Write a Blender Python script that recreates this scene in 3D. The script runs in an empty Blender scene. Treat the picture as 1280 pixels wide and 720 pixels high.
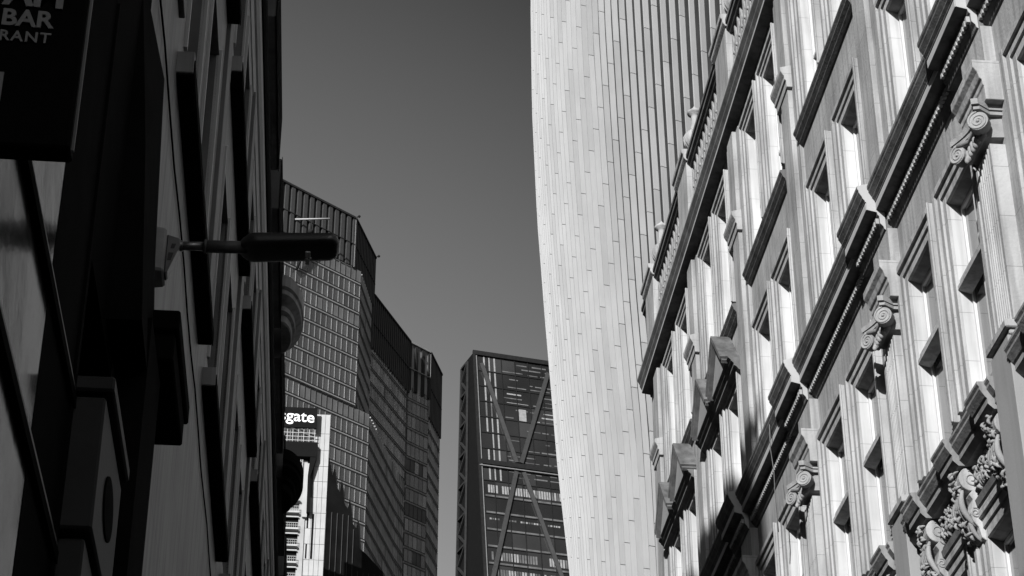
import bpy, bmesh, math, random
from mathutils import Vector, Matrix
R = math.radians
random.seed(7)
EYE = 1.6
# ------------------------------------------------------------------ camera, sky, sun, exposure
scn = bpy.context.scene
cam_d = bpy.data.cameras.new('camera'); cam = bpy.data.objects.new('camera', cam_d)
scn.collection.objects.link(cam)
cam_d.sensor_width = 36.0; cam_d.lens = 36.0 * 2663 / 1280
cam_d.clip_start = 0.1; cam_d.clip_end = 6000
cam.location = (0, 0, EYE); cam.rotation_euler = (R(90 + 30.8), 0, R(-5.4))
scn.camera = cam
SUN_AZ, SUN_EL = 27.0, 25.5          # azimuth from -Y towards -X
w = bpy.data.worlds.new('World'); scn.world = w; w.use_nodes = True
nt = w.node_tree; nt.nodes.clear()
sky = nt.nodes.new('ShaderNodeTexSky'); sky.sky_type = 'NISHITA'; sky.sun_disc = False
sky.sun_elevation = R(SUN_EL); sky.sun_rotation = R(180 + SUN_AZ)
sky.air_density = 1.0; sky.dust_density = 3.0; sky.ozone_density = 1.0
sep = nt.nodes.new('ShaderNodeSeparateColor')
bg = nt.nodes.new('ShaderNodeBackground'); out = nt.nodes.new('ShaderNodeOutputWorld')
cr = nt.nodes.new('ShaderNodeCombineColor')
nt.links.new(sky.outputs[0], sep.inputs[0])
for i in range(3): nt.links.new(sep.outputs[0], cr.inputs[i])   # red filter black and white film
# clear winter sky: paler towards the low north-west horizon, deeper overhead
tcw = nt.nodes.new('ShaderNodeTexCoord'); vm = nt.nodes.new('ShaderNodeVectorMath'); vm.operation = 'DOT_PRODUCT'
az_, el_ = R(-12), R(10); vm.inputs[1].default_value = (math.sin(az_)*math.cos(el_), math.cos(az_)*math.cos(el_), math.sin(el_))
mr = nt.nodes.new('ShaderNodeMapRange'); mr.inputs[1].default_value = .83; mr.inputs[2].default_value = .95; mr.inputs[3].default_value = .52; mr.inputs[4].default_value = 2.1
nt.links.new(tcw.outputs['Generated'], vm.inputs[0]); nt.links.new(vm.outputs['Value'], mr.inputs[0])
sc_ = nt.nodes.new('ShaderNodeVectorMath'); sc_.operation = 'SCALE'
nt.links.new(cr.outputs[0], sc_.inputs[0]); nt.links.new(mr.outputs[0], sc_.inputs['Scale'])
nt.links.new(sc_.outputs[0], bg.inputs[0]); bg.inputs[1].default_value = 0.065
nt.links.new(bg.outputs[0], out.inputs[0])
sl = bpy.data.lights.new('sun', 'SUN'); sl.energy = 5.0; sl.angle = R(0.5); sl.color = (1, 1, 1)
so = bpy.data.objects.new('sun', sl); scn.collection.objects.link(so)
sd = Vector((-math.sin(R(SUN_AZ)) * math.cos(R(SUN_EL)), -math.cos(R(SUN_AZ)) * math.cos(R(SUN_EL)), math.sin(R(SUN_EL))))
so.rotation_euler = sd.to_track_quat('Z', 'Y').to_euler()
scn.view_settings.view_transform = 'Standard'; scn.view_settings.look = 'None'
scn.view_settings.exposure = 0.55; scn.view_settings.gamma = 1.0

# ------------------------------------------------------------------ materials (all neutral: the photograph is black and white)
def mat(name, v, rough=0.8, var=0.12, scale=1.5, bump=0.0, bscale=20, streak=0.0, metallic=0.0, spec=0.3, joints=None, dark=0.0):
    m = bpy.data.materials.new(name); m.use_nodes = True
    t = m.node_tree; b = t.nodes['Principled BSDF']
    b.inputs['Roughness'].default_value = rough; b.inputs['Metallic'].default_value = metallic
    b.inputs['Specular IOR Level'].default_value = spec
    tc = t.nodes.new('ShaderNodeTexCoord')
    n = t.nodes.new('ShaderNodeTexNoise'); n.inputs['Scale'].default_value = scale; n.inputs['Detail'].default_value = 6
    t.links.new(tc.outputs['Object'], n.inputs['Vector'])
    r = t.nodes.new('ShaderNodeValToRGB')
    r.color_ramp.elements[0].position = 0.3; r.color_ramp.elements[1].position = 0.7
    lo, hi = v * (1 - var), min(1, v * (1 + var))
    r.color_ramp.elements[0].color = (lo, lo, lo, 1); r.color_ramp.elements[1].color = (hi, hi, hi, 1)
    t.links.new(n.outputs[0], r.inputs[0]); col = r.outputs[0]
    if streak:
        mp = t.nodes.new('ShaderNodeMapping'); mp.inputs['Scale'].default_value = (7, 7, 0.5)
        n2 = t.nodes.new('ShaderNodeTexNoise'); n2.inputs['Scale'].default_value = 1.3; n2.inputs['Detail'].default_value = 5
        t.links.new(tc.outputs['Object'], mp.inputs[0]); t.links.new(mp.outputs[0], n2.inputs['Vector'])
        r2 = t.nodes.new('ShaderNodeValToRGB'); r2.color_ramp.elements[0].position = 0.36; r2.color_ramp.elements[1].position = 0.56
        k = 1 - streak; r2.color_ramp.elements[0].color = (k, k, k, 1)
        t.links.new(n2.outputs[0], r2.inputs[0])
        mx = t.nodes.new('ShaderNodeMix'); mx.data_type = 'RGBA'; mx.blend_type = 'MULTIPLY'; mx.inputs[0].default_value = 1
        t.links.new(col, mx.inputs[6]); t.links.new(r2.outputs[0], mx.inputs[7]); col = mx.outputs[2]
    if joints:
        # fine ashlar joints: course height joints m
        sp = t.nodes.new('ShaderNodeSeparateXYZ'); t.links.new(tc.outputs['Object'], sp.inputs[0])
        md = t.nodes.new('ShaderNodeMath'); md.operation = 'WRAP'; md.inputs[1].default_value = joints; md.inputs[2].default_value = 0
        t.links.new(sp.outputs[2], md.inputs[0])
        lt = t.nodes.new('ShaderNodeMath'); lt.operation = 'LESS_THAN'; lt.inputs[1].default_value = 0.008
        t.links.new(md.outputs[0], lt.inputs[0])
        mx = t.nodes.new('ShaderNodeMix'); mx.data_type = 'RGBA'; mx.blend_type = 'MULTIPLY'
        t.links.new(lt.outputs[0], mx.inputs[0]); t.links.new(col, mx.inputs[6]); mx.inputs[7].default_value = (.6, .6, .6, 1); col = mx.outputs[2]
    t.links.new(col, b.inputs['Base Color'])
    if bump:
        n3 = t.nodes.new('ShaderNodeTexNoise'); n3.inputs['Scale'].default_value = bscale; n3.inputs['Detail'].default_value = 8
        t.links.new(tc.outputs['Object'], n3.inputs['Vector'])
        bp = t.nodes.new('ShaderNodeBump'); bp.inputs['Strength'].default_value = bump; bp.inputs['Distance'].default_value = 0.02
        t.links.new(n3.outputs[0], bp.inputs['Height']); t.links.new(bp.outputs[0], b.inputs['Normal'])
    return m
M = {}
M['stone'] = mat('portland_stone', .29, .85, .24, 1.0, .3, 25, .30, joints=.62)
M['trim'] = mat('carved_stone', .315, .85, .20, 1.1, .35, 25, .32, joints=.62)
M['soot'] = mat('weathered_cornice_stone', .11, .9, .35, 2.5, .3, 30, .3)  # streaked stone, darkened so the shade of the mouldings is in the colour
M['carve'] = mat('carved_ornament', .23, .85, .2, 6, .3, 60, .1)
M['reveal'] = mat('painted_reveal', .42, .7, .10, 1.2, .05, 20, .22, joints=.62)  # pale jamb colour holds sunlight bounced off the panes
M['glass'] = mat('window_glass', .03, .04, .2, 1, 0, 20, 0, spec=1.0)
M['glass'].node_tree.nodes['Principled BSDF'].inputs['IOR'].default_value = 2.2
M['frame'] = mat('window_frame', .5, .5, .05)
M['fin'] = mat('white_aluminium_fin', .335, .6, .07, .25, 0, 20, .05, spec=.4)
M['fin_b'] = mat('white_aluminium_fin_second_batch', .30, .6, .07, .25, 0, 20, .05, spec=.4)
M['tglass'] = mat('tower_dark_glass', .022, .35, .3, .5, spec=.15)
M['asphalt'] = mat('asphalt', .05, .9, .3, 3, .3, 60)
M['pave'] = mat('paving_stone', .15, .9, .15, 2, .2, 40)
M['kerb'] = mat('kerb_stone', .3, .9, .15, 3)
M['ground'] = mat('city_ground', .06, .95, .3, .05)
M['g0'] = mat('facade_glass_deep', 0.62, .1, .12, .15, metallic=.95)
M['g1'] = mat('facade_glass_mid', 0.78, .1, .12, .15, metallic=.95)
M['g2'] = mat('facade_glass_pale', 0.95, .1, .12, .15, metallic=.95)
M['g3'] = mat('facade_glass_blinds', .13, .3, .2, .3, spec=.5)
M['mull'] = mat('aluminium_mullion', .055, .35, .1, .3, spec=.8)
M['mullb'] = mat('side_mullion', .40, .4, .1, .3)  # paler mullion copy, light on the turned-away facets put into its colour
M['spand'] = mat('grey_spandrel', .45, .5, .1, .2, metallic=.6)
M['louv'] = mat('dark_louvre', .02, .6, .2)
M['louvl'] = mat('grey_louvre_blade', .05, .4, .1, spec=.6)
M['steel'] = mat('dark_steel', .014, .8, .2, spec=.1)
M['steelg'] = mat('grey_painted_steel', .16, .45, .1)
M['chglass'] = mat('dark_wedge_glass', .018, .15, .4, .06, spec=.5)
M['chglass2'] = mat('dark_wedge_glass_second', .03, .2, .4, .06, spec=.5)
M['dimbar'] = mat('dim_floor_edge', .09, .5, .5, .5)
M['dbwall'] = mat('black_glazing', .006, .3, .4, .3, spec=.15)
M['bright'] = mat('pale_blinds', .22, .6, .2, 2)
M['panel'] = mat('pale_concrete_panel', .36, .7, .08, .3, 0, 20, .12)
M['black'] = mat('black_board', .006, .85, .1, spec=.08)
M['white'] = mat('white_lettering', .85, .6, .02)
M['signgrey'] = mat('grey_lettering', .35, .6, .02)
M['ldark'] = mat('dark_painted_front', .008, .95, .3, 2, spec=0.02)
M['lpale'] = mat('pale_cornice_fascia', .42, .8, .1, 2)
M['fascia'] = mat('clean_fascia_stone', .33, .85, .1, 2)  # paler copy of the cornice stone, sunlight put into the colour
M['soot2'] = mat('weathered_string_stone', .2, .9, .3, 3, .3, 30, .3)  # mid-dark streaked stone for string courses and lintels
M['trussteel'] = mat('dark_truss_steel', .022, .8, .2, spec=.1)
M['flank'] = mat('dark_flank_cladding', .007, .9, .2, spec=.05)
M['bracesteel'] = mat('brace_behind_glass_steel', .036, .6, .15)
M['lstone'] = mat('grey_stone_cladding', .25, .5, .25, 1.2, .15, 14, .35, spec=.4, joints=.78)
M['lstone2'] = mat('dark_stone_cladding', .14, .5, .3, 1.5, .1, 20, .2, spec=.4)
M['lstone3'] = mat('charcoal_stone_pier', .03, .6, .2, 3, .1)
M['shop'] = mat('shopfront_sheen_glass', .008, .13, .2, 1, .45, 1.3, spec=.02)
M['ljamb'] = mat('pale_painted_window_edge', .45, .5, .08, 2)
M['lglass'] = mat('shopfront_glass', .02, .03, .2, 1, spec=1.0)
M['lamp'] = mat('dark_lamp_housing', .03, .35, .1, 6, spec=.5)
M['lampg'] = mat('galvanised_arm', .16, .35, .15, 8, metallic=.6)
M['lampg2'] = mat('pale_painted_bracket', .30, .6, .15, 8)
M['lampc'] = mat('spigot_grey', .09, .5, .15, 8)
M['lens'] = mat('lamp_lens', .8, .2, .1, 8)
M['concrete'] = mat('concrete_slab', .3, .8, .15, .5)

# ------------------------------------------------------------------ mesh building
col = scn.collection
LOC = {}
def wloc(o):
    return LOC.get(o.name, Vector((0, 0, 0)))
class MB:
    """collects geometry (z measured from eye height), builds one object"""
    def __init__(s): s.v = []; s.f = []; s.m = []; s.k = 0; s.sm = []
    def add(s, vs, fs, smooth=False):
        b = len(s.v); s.v += [tuple(p) for p in vs]
        for f in fs: s.f.append(tuple(b + i for i in f)); s.m.append(s.k); s.sm.append(smooth)
        return s
    def box(s, x0, x1, y0, y1, z0, z1):
        if x0 > x1: x0, x1 = x1, x0
        if y0 > y1: y0, y1 = y1, y0
        if z0 > z1: z0, z1 = z1, z0
        return s.add([(x0,y0,z0),(x1,y0,z0),(x1,y1,z0),(x0,y1,z0),(x0,y0,z1),(x1,y0,z1),(x1,y1,z1),(x0,y1,z1)],
              [(0,3,2,1),(4,5,6,7),(0,1,5,4),(1,2,6,5),(2,3,7,6),(3,0,4,7)])
    def quad(s, a, b, c, d): return s.add([a, b, c, d], [(0,1,2,3)])
    def prof(s, pts, y0, y1):
        """closed XZ polygon extruded along Y"""
        n = len(pts)
        vs = [(x, y0, z) for x, z in pts] + [(x, y1, z) for x, z in pts]
        fs = [tuple(range(n)), tuple(range(2*n-1, n-1, -1))] + [(i, (i+1) % n + 0, (i+1) % n + n, i + n) for i in range(n)]
        return s.add(vs, fs)
    def prism(s, poly, z0, z1):
        n = len(poly)
        vs = [(x, y, z0) for x, y in poly] + [(x, y, z1) for x, y in poly]
        return s.add(vs, [tuple(range(n-1,-1,-1)), tuple(range(n, 2*n))] + [(i, (i+1)%n, (i+1)%n+n, i+n) for i in range(n)])
    def obox(s, p, q, wd, ht, up=(0,0,1)):
        """bar from p to q, width wd (sideways) and height ht (along up)"""
        p = Vector(p); q = Vector(q); d = (q-p).normalized(); up = Vector(up)
        sd_ = d.cross(up)
        if sd_.length < 1e-6: sd_ = d.cross(Vector((1,0,0)))
        sd_.normalize(); u = sd_.cross(d).normalized()
        vs = []
        for c in (p, q):
            for a, b in ((-1,-1),(1,-1),(1,1),(-1,1)): vs.append(c + sd_*a*wd/2 + u*b*ht/2)
        return s.add(vs, [(0,1,2,3),(7,6,5,4),(0,4,5,1),(1,5,6,2),(2,6,7,3),(3,7,4,0)])
    def tube(s, path, rad, n=10, cap=True):
        path = [Vector(p) for p in path]; rings = []
        rr = rad if isinstance(rad, (list, tuple)) else [rad]*len(path)
        pu = None
        for i, p in enumerate(path):
            d = (path[min(i+1, len(path)-1)] - path[max(i-1, 0)]).normalized()
            if pu is None: pu = d.orthogonal().normalized()
            pu = (pu - d*pu.dot(d)).normalized(); v = d.cross(pu)
            rings.append([p + (pu*math.cos(2*math.pi*k/n) + v*math.sin(2*math.pi*k/n))*rr[i] for k in range(n)])
        vs = [q for r_ in rings for q in r_]; fs = []
        for i in range(len(rings)-1):
            for k in range(n):
                a = i*n+k; b = i*n+(k+1)%n; fs.append((a, b, b+n, a+n))
        if cap: fs.append(tuple(range(n-1,-1,-1))); fs.append(tuple(range(len(vs)-n, len(vs))))
        return s.add(vs, fs, True)
    def lathe(s, cx, cy, prof, n=20):
        vs = []; fs = []
        for r_, z in prof:
            for k in range(n): a = 2*math.pi*k/n; vs.append((cx+r_*math.cos(a), cy+r_*math.sin(a), z))
        for i in range(len(prof)-1):
            for k in range(n): a = i*n+k; b = i*n+(k+1)%n; fs.append((a, b, b+n, a+n))
        fs.append(tuple(range(n-1,-1,-1))); fs.append(tuple(range(len(vs)-n, len(vs))))
        return s.add(vs, fs, True)
    def blob(s, c, r_, sx=1, sy=1, sz=1):
        vs = []; fs = []; n, m_ = 8, 5
        for i in range(m_+1):
            t_ = math.pi*i/m_
            for k in range(n):
                a = 2*math.pi*k/n
                vs.append((c[0]+r_*sx*math.sin(t_)*math.cos(a), c[1]+r_*sy*math.sin(t_)*math.sin(a), c[2]+r_*sz*math.cos(t_)))
        for i in range(m_):
            for k in range(n): a = i*n+k; b = i*n+(k+1)%n; fs.append((a, a+n, b+n, b))
        return s.add(vs, fs, True)
    def build(s, name, mats, parent=None, bevel=0.0, xf=None):
        if not isinstance(mats, (list, tuple)): mats = [mats]
        me = bpy.data.meshes.new(name)
        off = wloc(parent) if parent else Vector((0,0,0))
        vs = [Vector((x, y, z + EYE)) for x, y, z in s.v]
        if xf: vs = [xf @ v for v in vs]
        me.from_pydata([tuple(v - off) for v in vs], [], s.f)
        for m_ in mats: me.materials.append(M[m_] if isinstance(m_, str) else m_)
        for p, k, sm in zip(me.polygons, s.m, s.sm): p.material_index = min(k, len(mats)-1); p.use_smooth = sm
        bm = bmesh.new(); bm.from_mesh(me); bmesh.ops.recalc_face_normals(bm, faces=bm.faces); bm.to_mesh(me); bm.free()
        o = bpy.data.objects.new(name, me); col.objects.link(o)
        LOC[o.name] = off.copy()
        if parent: o.parent = parent
        if bevel:
            b = o.modifiers.new('bevel', 'BEVEL'); b.width = bevel; b.segments = 1; b.limit_method = 'ANGLE'
        return o
def empty(name, loc, label, cat, group=None):
    o = bpy.data.objects.new(name, None); col.objects.link(o); o.location = loc
    LOC[o.name] = Vector(loc)
    o['label'] = label; o['category'] = cat
    if group: o['group'] = group
    return o
def structure(o): o['kind'] = 'structure'; return o
def tag(o, label, cat, group=None):
    o['label'] = label; o['category'] = cat
    if group: o['group'] = group
    return o
G = -EYE  # ground level in eye-relative z

# ------------------------------------------------------------------ setting
mb = MB(); mb.quad((-3000,-3000,G-.16),(3000,-3000,G-.16),(3000,3000,G-.16),(-3000,3000,G-.16)); structure(mb.build('ground', 'ground'))
mb = MB(); mb.box(1.0, 5.2, -60, 118, G-.15, G-.12); structure(mb.build('road', 'asphalt'))
mb = MB(); mb.box(-1.3, .88, -60, 118, G-.15, G); mb.box(5.32, 7.2, -60, 118, G-.15, G); structure(mb.build('pavement', 'pave'))
mb = MB(); mb.box(.88, 1.0, -60, 118, G-.15, G+.003); mb.box(5.2, 5.32, -60, 118, G-.15, G+.003); structure(mb.build('kerb', 'kerb'))

# ================================================================== RIGHT: ornate stone building
W = 7.0
Y0, Y1 = 8.0, 41.2
rb = empty('stone_building', (W, Y0, 0), 'ornate sunlit pale stone building with ionic pilasters, cornices and pediments, right side of the street', 'building')
PA = [9.55, 13.95, 18.42, 22.58, 27.22, 31.75, 36.3, 40.7]      # giant order pilaster centres
PB = [9.45, 13.85, 18.2, 22.5, 26.95, 31.15, 35.55, 40.0]       # upper pier centres
# far jamb positions of the windows (two per bay)
def wins(P, a, b): return [v for i in range(len(P)-1) for v in (P[i]+a, P[i]+b)]
WA = [11.4, 13.1, 15.75, 17.4, 20.17, 21.92, 24.72, 26.5, 29.3, 31.05, 33.8, 35.6, 38.3, 40.0]
WB = [11.2, 12.9, 15.5, 17.2, 19.95, 21.6, 24.2, 25.95, 28.6, 30.2, 32.95, 34.55, 37.2, 38.95]
WWA, WWB = .95, .82
LV = {  # openings z0, z1
 'C': (7.2, 9.28), 'A': (10.9, 13.5), 'B1': (15.35, 17.45), 'B2': (19.0, 21.5), 'E': (3.4, 6.3), 'D': (-1.0, 2.4)}
wall = MB()
def wall_grid(z0, z1, far, ww, zo0, zo1, y0=Y0, y1=Y1):
    ys = [y0]
    for f in far: ys += [f-ww, f]
    ys.append(y1)
    for i in range(len(ys)-1):
        a, b = ys[i], ys[i+1]
        if i % 2 == 0: wall.quad((W,a,z0),(W,b,z0),(W,b,z1),(W,a,z1))
        else:
            wall.quad((W,a,z0),(W,b,z0),(W,b,zo0),(W,a,zo0)); wall.quad((W,a,zo1),(W,b,zo1),(W,b,z1),(W,a,z1))
wall_grid(G, 2.9, WA, WWA, *LV['D']); wall_grid(2.9, 6.8, WA, WWA, *LV['E'])
wall_grid(6.8, 10.3, WA, WWA, *LV['C']); wall_grid(10.3, 14.6, WA, WWA, *LV['A'])
wall_grid(14.6, 18.2, WB, WWB, *LV['B1']); wall_grid(18.2, 22.7, WB, WWB, *LV['B2'])
wall.quad((W,Y1,G),(W+14,Y1,G),(W+14,Y1,24.4),(W,Y1,24.4)); wall.quad((W,Y0,G),(W+14,Y0,G),(W+14,Y0,24.4),(W,Y0,24.4))
wall.quad((W+14,Y0,G),(W+14,Y1,G),(W+14,Y1,24.4),(W+14,Y0,24.4))
wall.build('wall', 'stone', rb)
mb = MB(); mb.box(W+.32, W+13.9, Y0+.1, Y1-.1, 22.3, 22.7); mb.build('roof', 'soot', rb)

def architrave(mb, y0, y1, z0, z1, wd, ears=True, sill=False):
    """stepped moulded frame round an opening: three fasciae, each stepping out"""
    steps = [(0, .38*wd, .035), (.38*wd, .72*wd, .06), (.72*wd, wd, .095)]
    for a, b, pr in steps:
        x0 = W - pr; x1 = W + .004
        mb.box(x0, x1, y0-b, y0-a, z0, z1+b)      # near leg
        mb.box(x0, x1, y1+a, y1+b, z0, z1+b)      # far leg
        mb.box(x0, x1, y0-a, y1+a, z1+a, z1+b)    # head
    # outer bead
    mb.box(W-.115, W-.09, y0-wd-.012, y0-wd+.03, z0, z1+wd)
def window(name, yf, ww, z0, z1, style):
    y0, y1 = yf-ww, yf
    XG = W + .16
    m = MB(); architrave(m, y0, y1, z0, z1, .32 if style != 'B2' else .30)
    o = m.build('window', 'trim', rb, bevel=.006)
    m = MB()   # reveals: jambs, sloping soffit, sill
    zs = z1 - .05
    m.quad((W,y1,z0),(XG+.02,y1,z0),(XG+.02,y1,zs),(W,y1,z1)); m.quad((W,y0,z0),(XG+.02,y0,z0),(XG+.02,y0,zs),(W,y0,z1))
    m.build('reveal', 'reveal' if style in ('B1','B2') else 'revealA', o)
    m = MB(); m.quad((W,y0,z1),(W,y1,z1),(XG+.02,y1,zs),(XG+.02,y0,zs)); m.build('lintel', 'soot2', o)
    m = MB(); m.quad((W,y0,z0),(W,y1,z0),(XG+.02,y1,z0+.03),(XG+.02,y0,z0+.03)); m.build('sill', 'trim', o)
    m = MB(); m.quad((XG,y0,z0),(XG,y1,z0),(XG,y1,z1),(XG,y0,z1)); m.build('pane', 'glass', o)
    m = MB(); fw = .045
    m.box(XG-.03, XG+.01, y0, y0+fw, z0, zs); m.box(XG-.03, XG+.01, y1-fw, y1, z0, zs)
    m.box(XG-.03, XG+.01, y0+fw, y1-fw, zs-fw, zs+.0); m.box(XG-.03, XG+.01, y0+fw, y1-fw, z0, z0+fw)
    if style != 'A':
        zm = z0 + (z1-z0)*.36; m.box(XG-.035, XG+.01, y0+fw, y1-fw, zm, zm+.05)
    m.build('frame', 'frame', o)
    ym = (y0+y1)/2
    m = MB(); m.box(XG-.028, XG+.008, ym-.018, ym+.018, z0+fw, zs-fw); m.build('glazing_bar', 'frame', o)
    if style == 'A':
        m = MB(); zt = 12.33
        m.prof([(W-.02, zt), (W-.02, zt+.05), (W+.01, zt+.09), (W+.01, zt+.13), (XG-.03, zt+.17), (XG-.03, zt-.05)], y0+.004, y1-.004)
        m.build('transom', 'trim', o)
    return o
M['revealA'] = mat('painted_reveal_lower', .40, .7, .10, 1.2, .05, 20, .22, joints=.62)  # lower jambs, pane-bounced sunlight again held in the colour
for f in WA[2:]:
    window('A', f, WWA, *LV['A'], 'A')
for f in WA[2:10]: window('C', f, WWA, *LV['C'], 'C')
for f in WB[4:]: window('B1', f, WWB, *LV['B1'], 'B1')
for f in WB[6:]: window('B2', f, WWB, *LV['B2'], 'B2')
# plain recessed windows of the hidden lower storeys and nearest bays
m = MB()
for lv, far, ww in (('D', WA, WWA), ('E', WA, WWA), ('C', WA[:2]+WA[10:], WWA), ('A', WA[:2], WWA), ('B1', WB[:4], WWB), ('B2', WB[:6], WWB)):
    z0, z1 = LV[lv]
    for f in far:
        o = MB(); o.quad((W+.16,f-ww,z0),(W+.16,f,z0),(W+.16,f,z1),(W+.16,f-ww,z1))
        for y in (f-ww, f): o.quad((W,y,z0),(W+.16,y,z0),(W+.16,y,z1),(W,y,z1))
        for z in (z0, z1): o.quad((W,f-ww,z),(W,f,z),(W+.16,f,z),(W+.16,f-ww,z))
        o.build('window', 'glass', rb)

# ---- giant order pilasters with ionic capitals
def spiral(mb, c, ax, r0, depth, hand=1):
    """volute: disc with raised spiral, axis ax"""
    ax = Vector(ax).normalized(); c = Vector(c); u = ax.cross(Vector((0,0,1))).normalized()*hand; v = Vector((0,0,1))
    v = u.cross(ax); v = v if v.z > 0 else -v
    n = 20
    ring = lambda r_, o_: [c + ax*o_ + (u*math.cos(2*math.pi*k/n)+v*math.sin(2*math.pi*k/n))*r_ for k in range(n)]
    vs = ring(r0*.93, -depth/2) + ring(r0*.93, depth/2)
    mb.add(vs, [tuple(range(n)), tuple(range(2*n-1,n-1,-1))] + [(k, (k+1)%n, (k+1)%n+n, k+n) for k in range(n)])
    for sgn in (1, -1):
        path = []; rad = []
        T = 2.4*2*math.pi
        for i in range(56):
            th = T*i/55; rr = r0*(1 - .86*(i/55)**.8)
            path.append(c + ax*sgn*depth/2 + (u*math.cos(math.pi/2-th)+v*math.sin(math.pi/2-th))*rr); rad.append(r0*.13*(1-.55*i/55))
        mb.tube(path, rad, 6)
        mb.blob(c + ax*sgn*depth/2, r0*.17)
def capital(parent, yc, xf, zt):
    """diagonal ionic capital; front plane xf, top zt"""
    m = MB(); hw = .27
    zb = zt - .5
    # abacus with concave sides and horned corners
    pts = []
    cor = [(xf-.20, yc-hw-.14), (xf-.20, yc+hw+.14)]
    front = [(xf-.20+.12*math.sin(math.pi*k/8), yc-hw-.14+(2*hw+.28)*k/8) for k in range(9)]
    poly = [(W, yc-hw-.06), (xf+.02, yc-hw-.06), (xf-.13, yc-hw-.16)] + front + [(xf-.13, yc+hw+.16), (xf+.02, yc+hw+.06), (W, yc+hw+.06)]
    m.prism(poly, zt-.07, zt); 
    poly2 = [(W-(W-x)*.93, yc+(y-yc)*.94) for x, y in poly]; m.prism(poly2, zt-.12, zt-.07)
    # bell / echinus
    m.prism([(W, yc-hw), (xf-.03, yc-hw+.02), (xf-.06, yc-hw*.5), (xf-.06, yc+hw*.5), (xf-.03, yc+hw-.02), (W, yc+hw)], zb+.12, zt-.12)
    m.tube([(xf-.05, yc-hw, zb+.14), (xf-.07, yc, zb+.12), (xf-.05, yc+hw, zb+.14)], .035, 8)
    for k in range(6):
        y = yc - hw*.8 + hw*1.6*k/5; m.blob((xf-.075, y, zb+.21), .045, .8, .7, 1.3)
    spiral(m, (xf-.10, yc-hw-.04, zt-.25), (-.55, -.85, 0), .12, .12)
    spiral(m, (xf-.13, yc+hw+.04, zt-.26), (-.85, -.5, 0), .115, .11)
    # volute channels sweeping from corner to corner under the abacus
    m.tube([(xf-.13, yc-hw-.02, zt-.15), (xf-.08, yc-hw*.4, zt-.2), (xf-.08, yc+hw*.4, zt-.2), (xf-.15, yc+hw+.02, zt-.15)], .035, 8)
    # husks / leaves hanging from volutes
    for s_ in (-1, 1):
        for k in range(5):
            m.blob((xf-.07-.02*k%3, yc+s_*(hw-.06-.035*k), zt-.34-.035*k), .045-.004*k, 1, .8, 1.2)
    return m.build('capital', 'carve', parent)
def pilaster(yc, full=True):
    xf = 6.83; hw = .265
    m = MB()
    # fluted shaft: flutes as recessed channels
    zt, zb = 12.95, 10.75
    nf = 7; pts = [(W+.004, yc+hw), (xf, yc+hw)]
    e = .05; fw = (2*hw-2*e)/nf
    for k in range(nf):
        a = yc+hw-e-k*fw
        for t_ in range(0, 6):
            ang = math.pi*t_/5
            pts.append((xf+.022*math.sin(ang), a-.008-(fw-.016)*(1-math.cos(ang))/2))
    pts += [(xf, yc-hw), (W+.004, yc-hw)]
    m.prism(pts[::-1], zb, zt)
    o = m.build('pilaster', 'trim', rb)
    if full: capital(o, yc, xf, 13.42)
    m = MB()   # base mouldings and pedestal
    m.box(6.70, W+.004, yc-hw-.08, yc+hw+.08, 10.66, 10.75)
    m.box(6.75, W+.004, yc-hw-.04, yc+hw+.04, 10.6, 10.66)
    m.build('base', 'trim', o, bevel=.01)
    m = MB(); m.box(6.73, W+.004, yc-hw-.02, yc+hw+.03, 6.9, 10.6)
    m.build('pedestal', 'pedestal', o, bevel=.008)
    # dosseret: moulded block between capital and main cornice
    m = MB(); y0, y1 = yc-hw-.16, yc+hw+.16
    m.prof([(W+.004,13.42),(6.80,13.42),(6.80,13.6),(6.785,13.62),(6.785,13.68),(6.76,13.70),(6.74,13.78),(6.70,13.84),(6.70,13.94),(W+.004,13.94)], y0, y1)
    m.prof([(W+.003,13.94),(6.87,13.94),(6.87,14.46),(W+.003,14.46)], y0+.06, y1-.02)
    m.build('dosseret', 'trim', o, bevel=.006)
M['pedestal'] = mat('smooth_pedestal_stone', .24, .8, .08, 1, .1, 30, .08)
for yc in PA[1:7]: pilaster(yc)

# ---- main middle cornice
def cornice_profile(F, z, s=1.0):
    P = [(0,0),(-.02,.015),(-.03,.05),(-.065,.09),(-.07,.10),(-.072,.20),(-.09,.22),(-.10,.26),(-.225,.29),(-.225,.40),(-.24,.41),(-.24,.425),(-.27,.465),(-.27,.48),(-.31,.55),(-.31,.575),(-.325,.60),(-.325,.645)]
    return [(F+x*s, z+zz*s) for x, zz in P]
segs = []; y = Y0
res = [(p-.38, p+.95) for p in PA]
res = [(p-.30, p+.85) for p in PA]
crn = []
def corn(a, b, F):
    m = MB(); den = MB()
    pts = cornice_profile(F, 14.46)
    m.prof(pts + [(F, 15.22), (W+.01, 15.25), (W+.01, 14.46)], a, b)
    n = int((b-a)/.085)
    for k in range(n):
        yy = a+.03+k*.085
        if yy+.05 < b: den.box(F-.112, F-.07, yy, yy+.05, 14.575, 14.65)
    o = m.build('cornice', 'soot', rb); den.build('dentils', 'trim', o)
    m = MB(); m.box(F-.233, F-.223, a+.002, b-.002, 14.755, 14.855); m.build('fascia', 'fascia', o)
    m = MB(); m.prof(pts + [(F, 15.2)], a-.012, a-.001); m.build('end_return', 'fascia', o)  # thin pale plate, sunlit end face put into its colour
y = Y0
for a, b in res:
    if b > Y1: b = Y1
    corn(y, a, W-.003); corn(a, b, W-.13); y = b
if y < Y1: corn(y, Y1, W-.003)
m = MB(); m.tube([(6.70,28.75,15.0),(6.70,28.8,14.6),(6.72,28.76,14.2),(6.69,28.66,13.8),(6.71,28.7,13.45),(6.73,28.78,13.2)], .008, 5); m.build('loose_cable', 'soot', rb)
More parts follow.
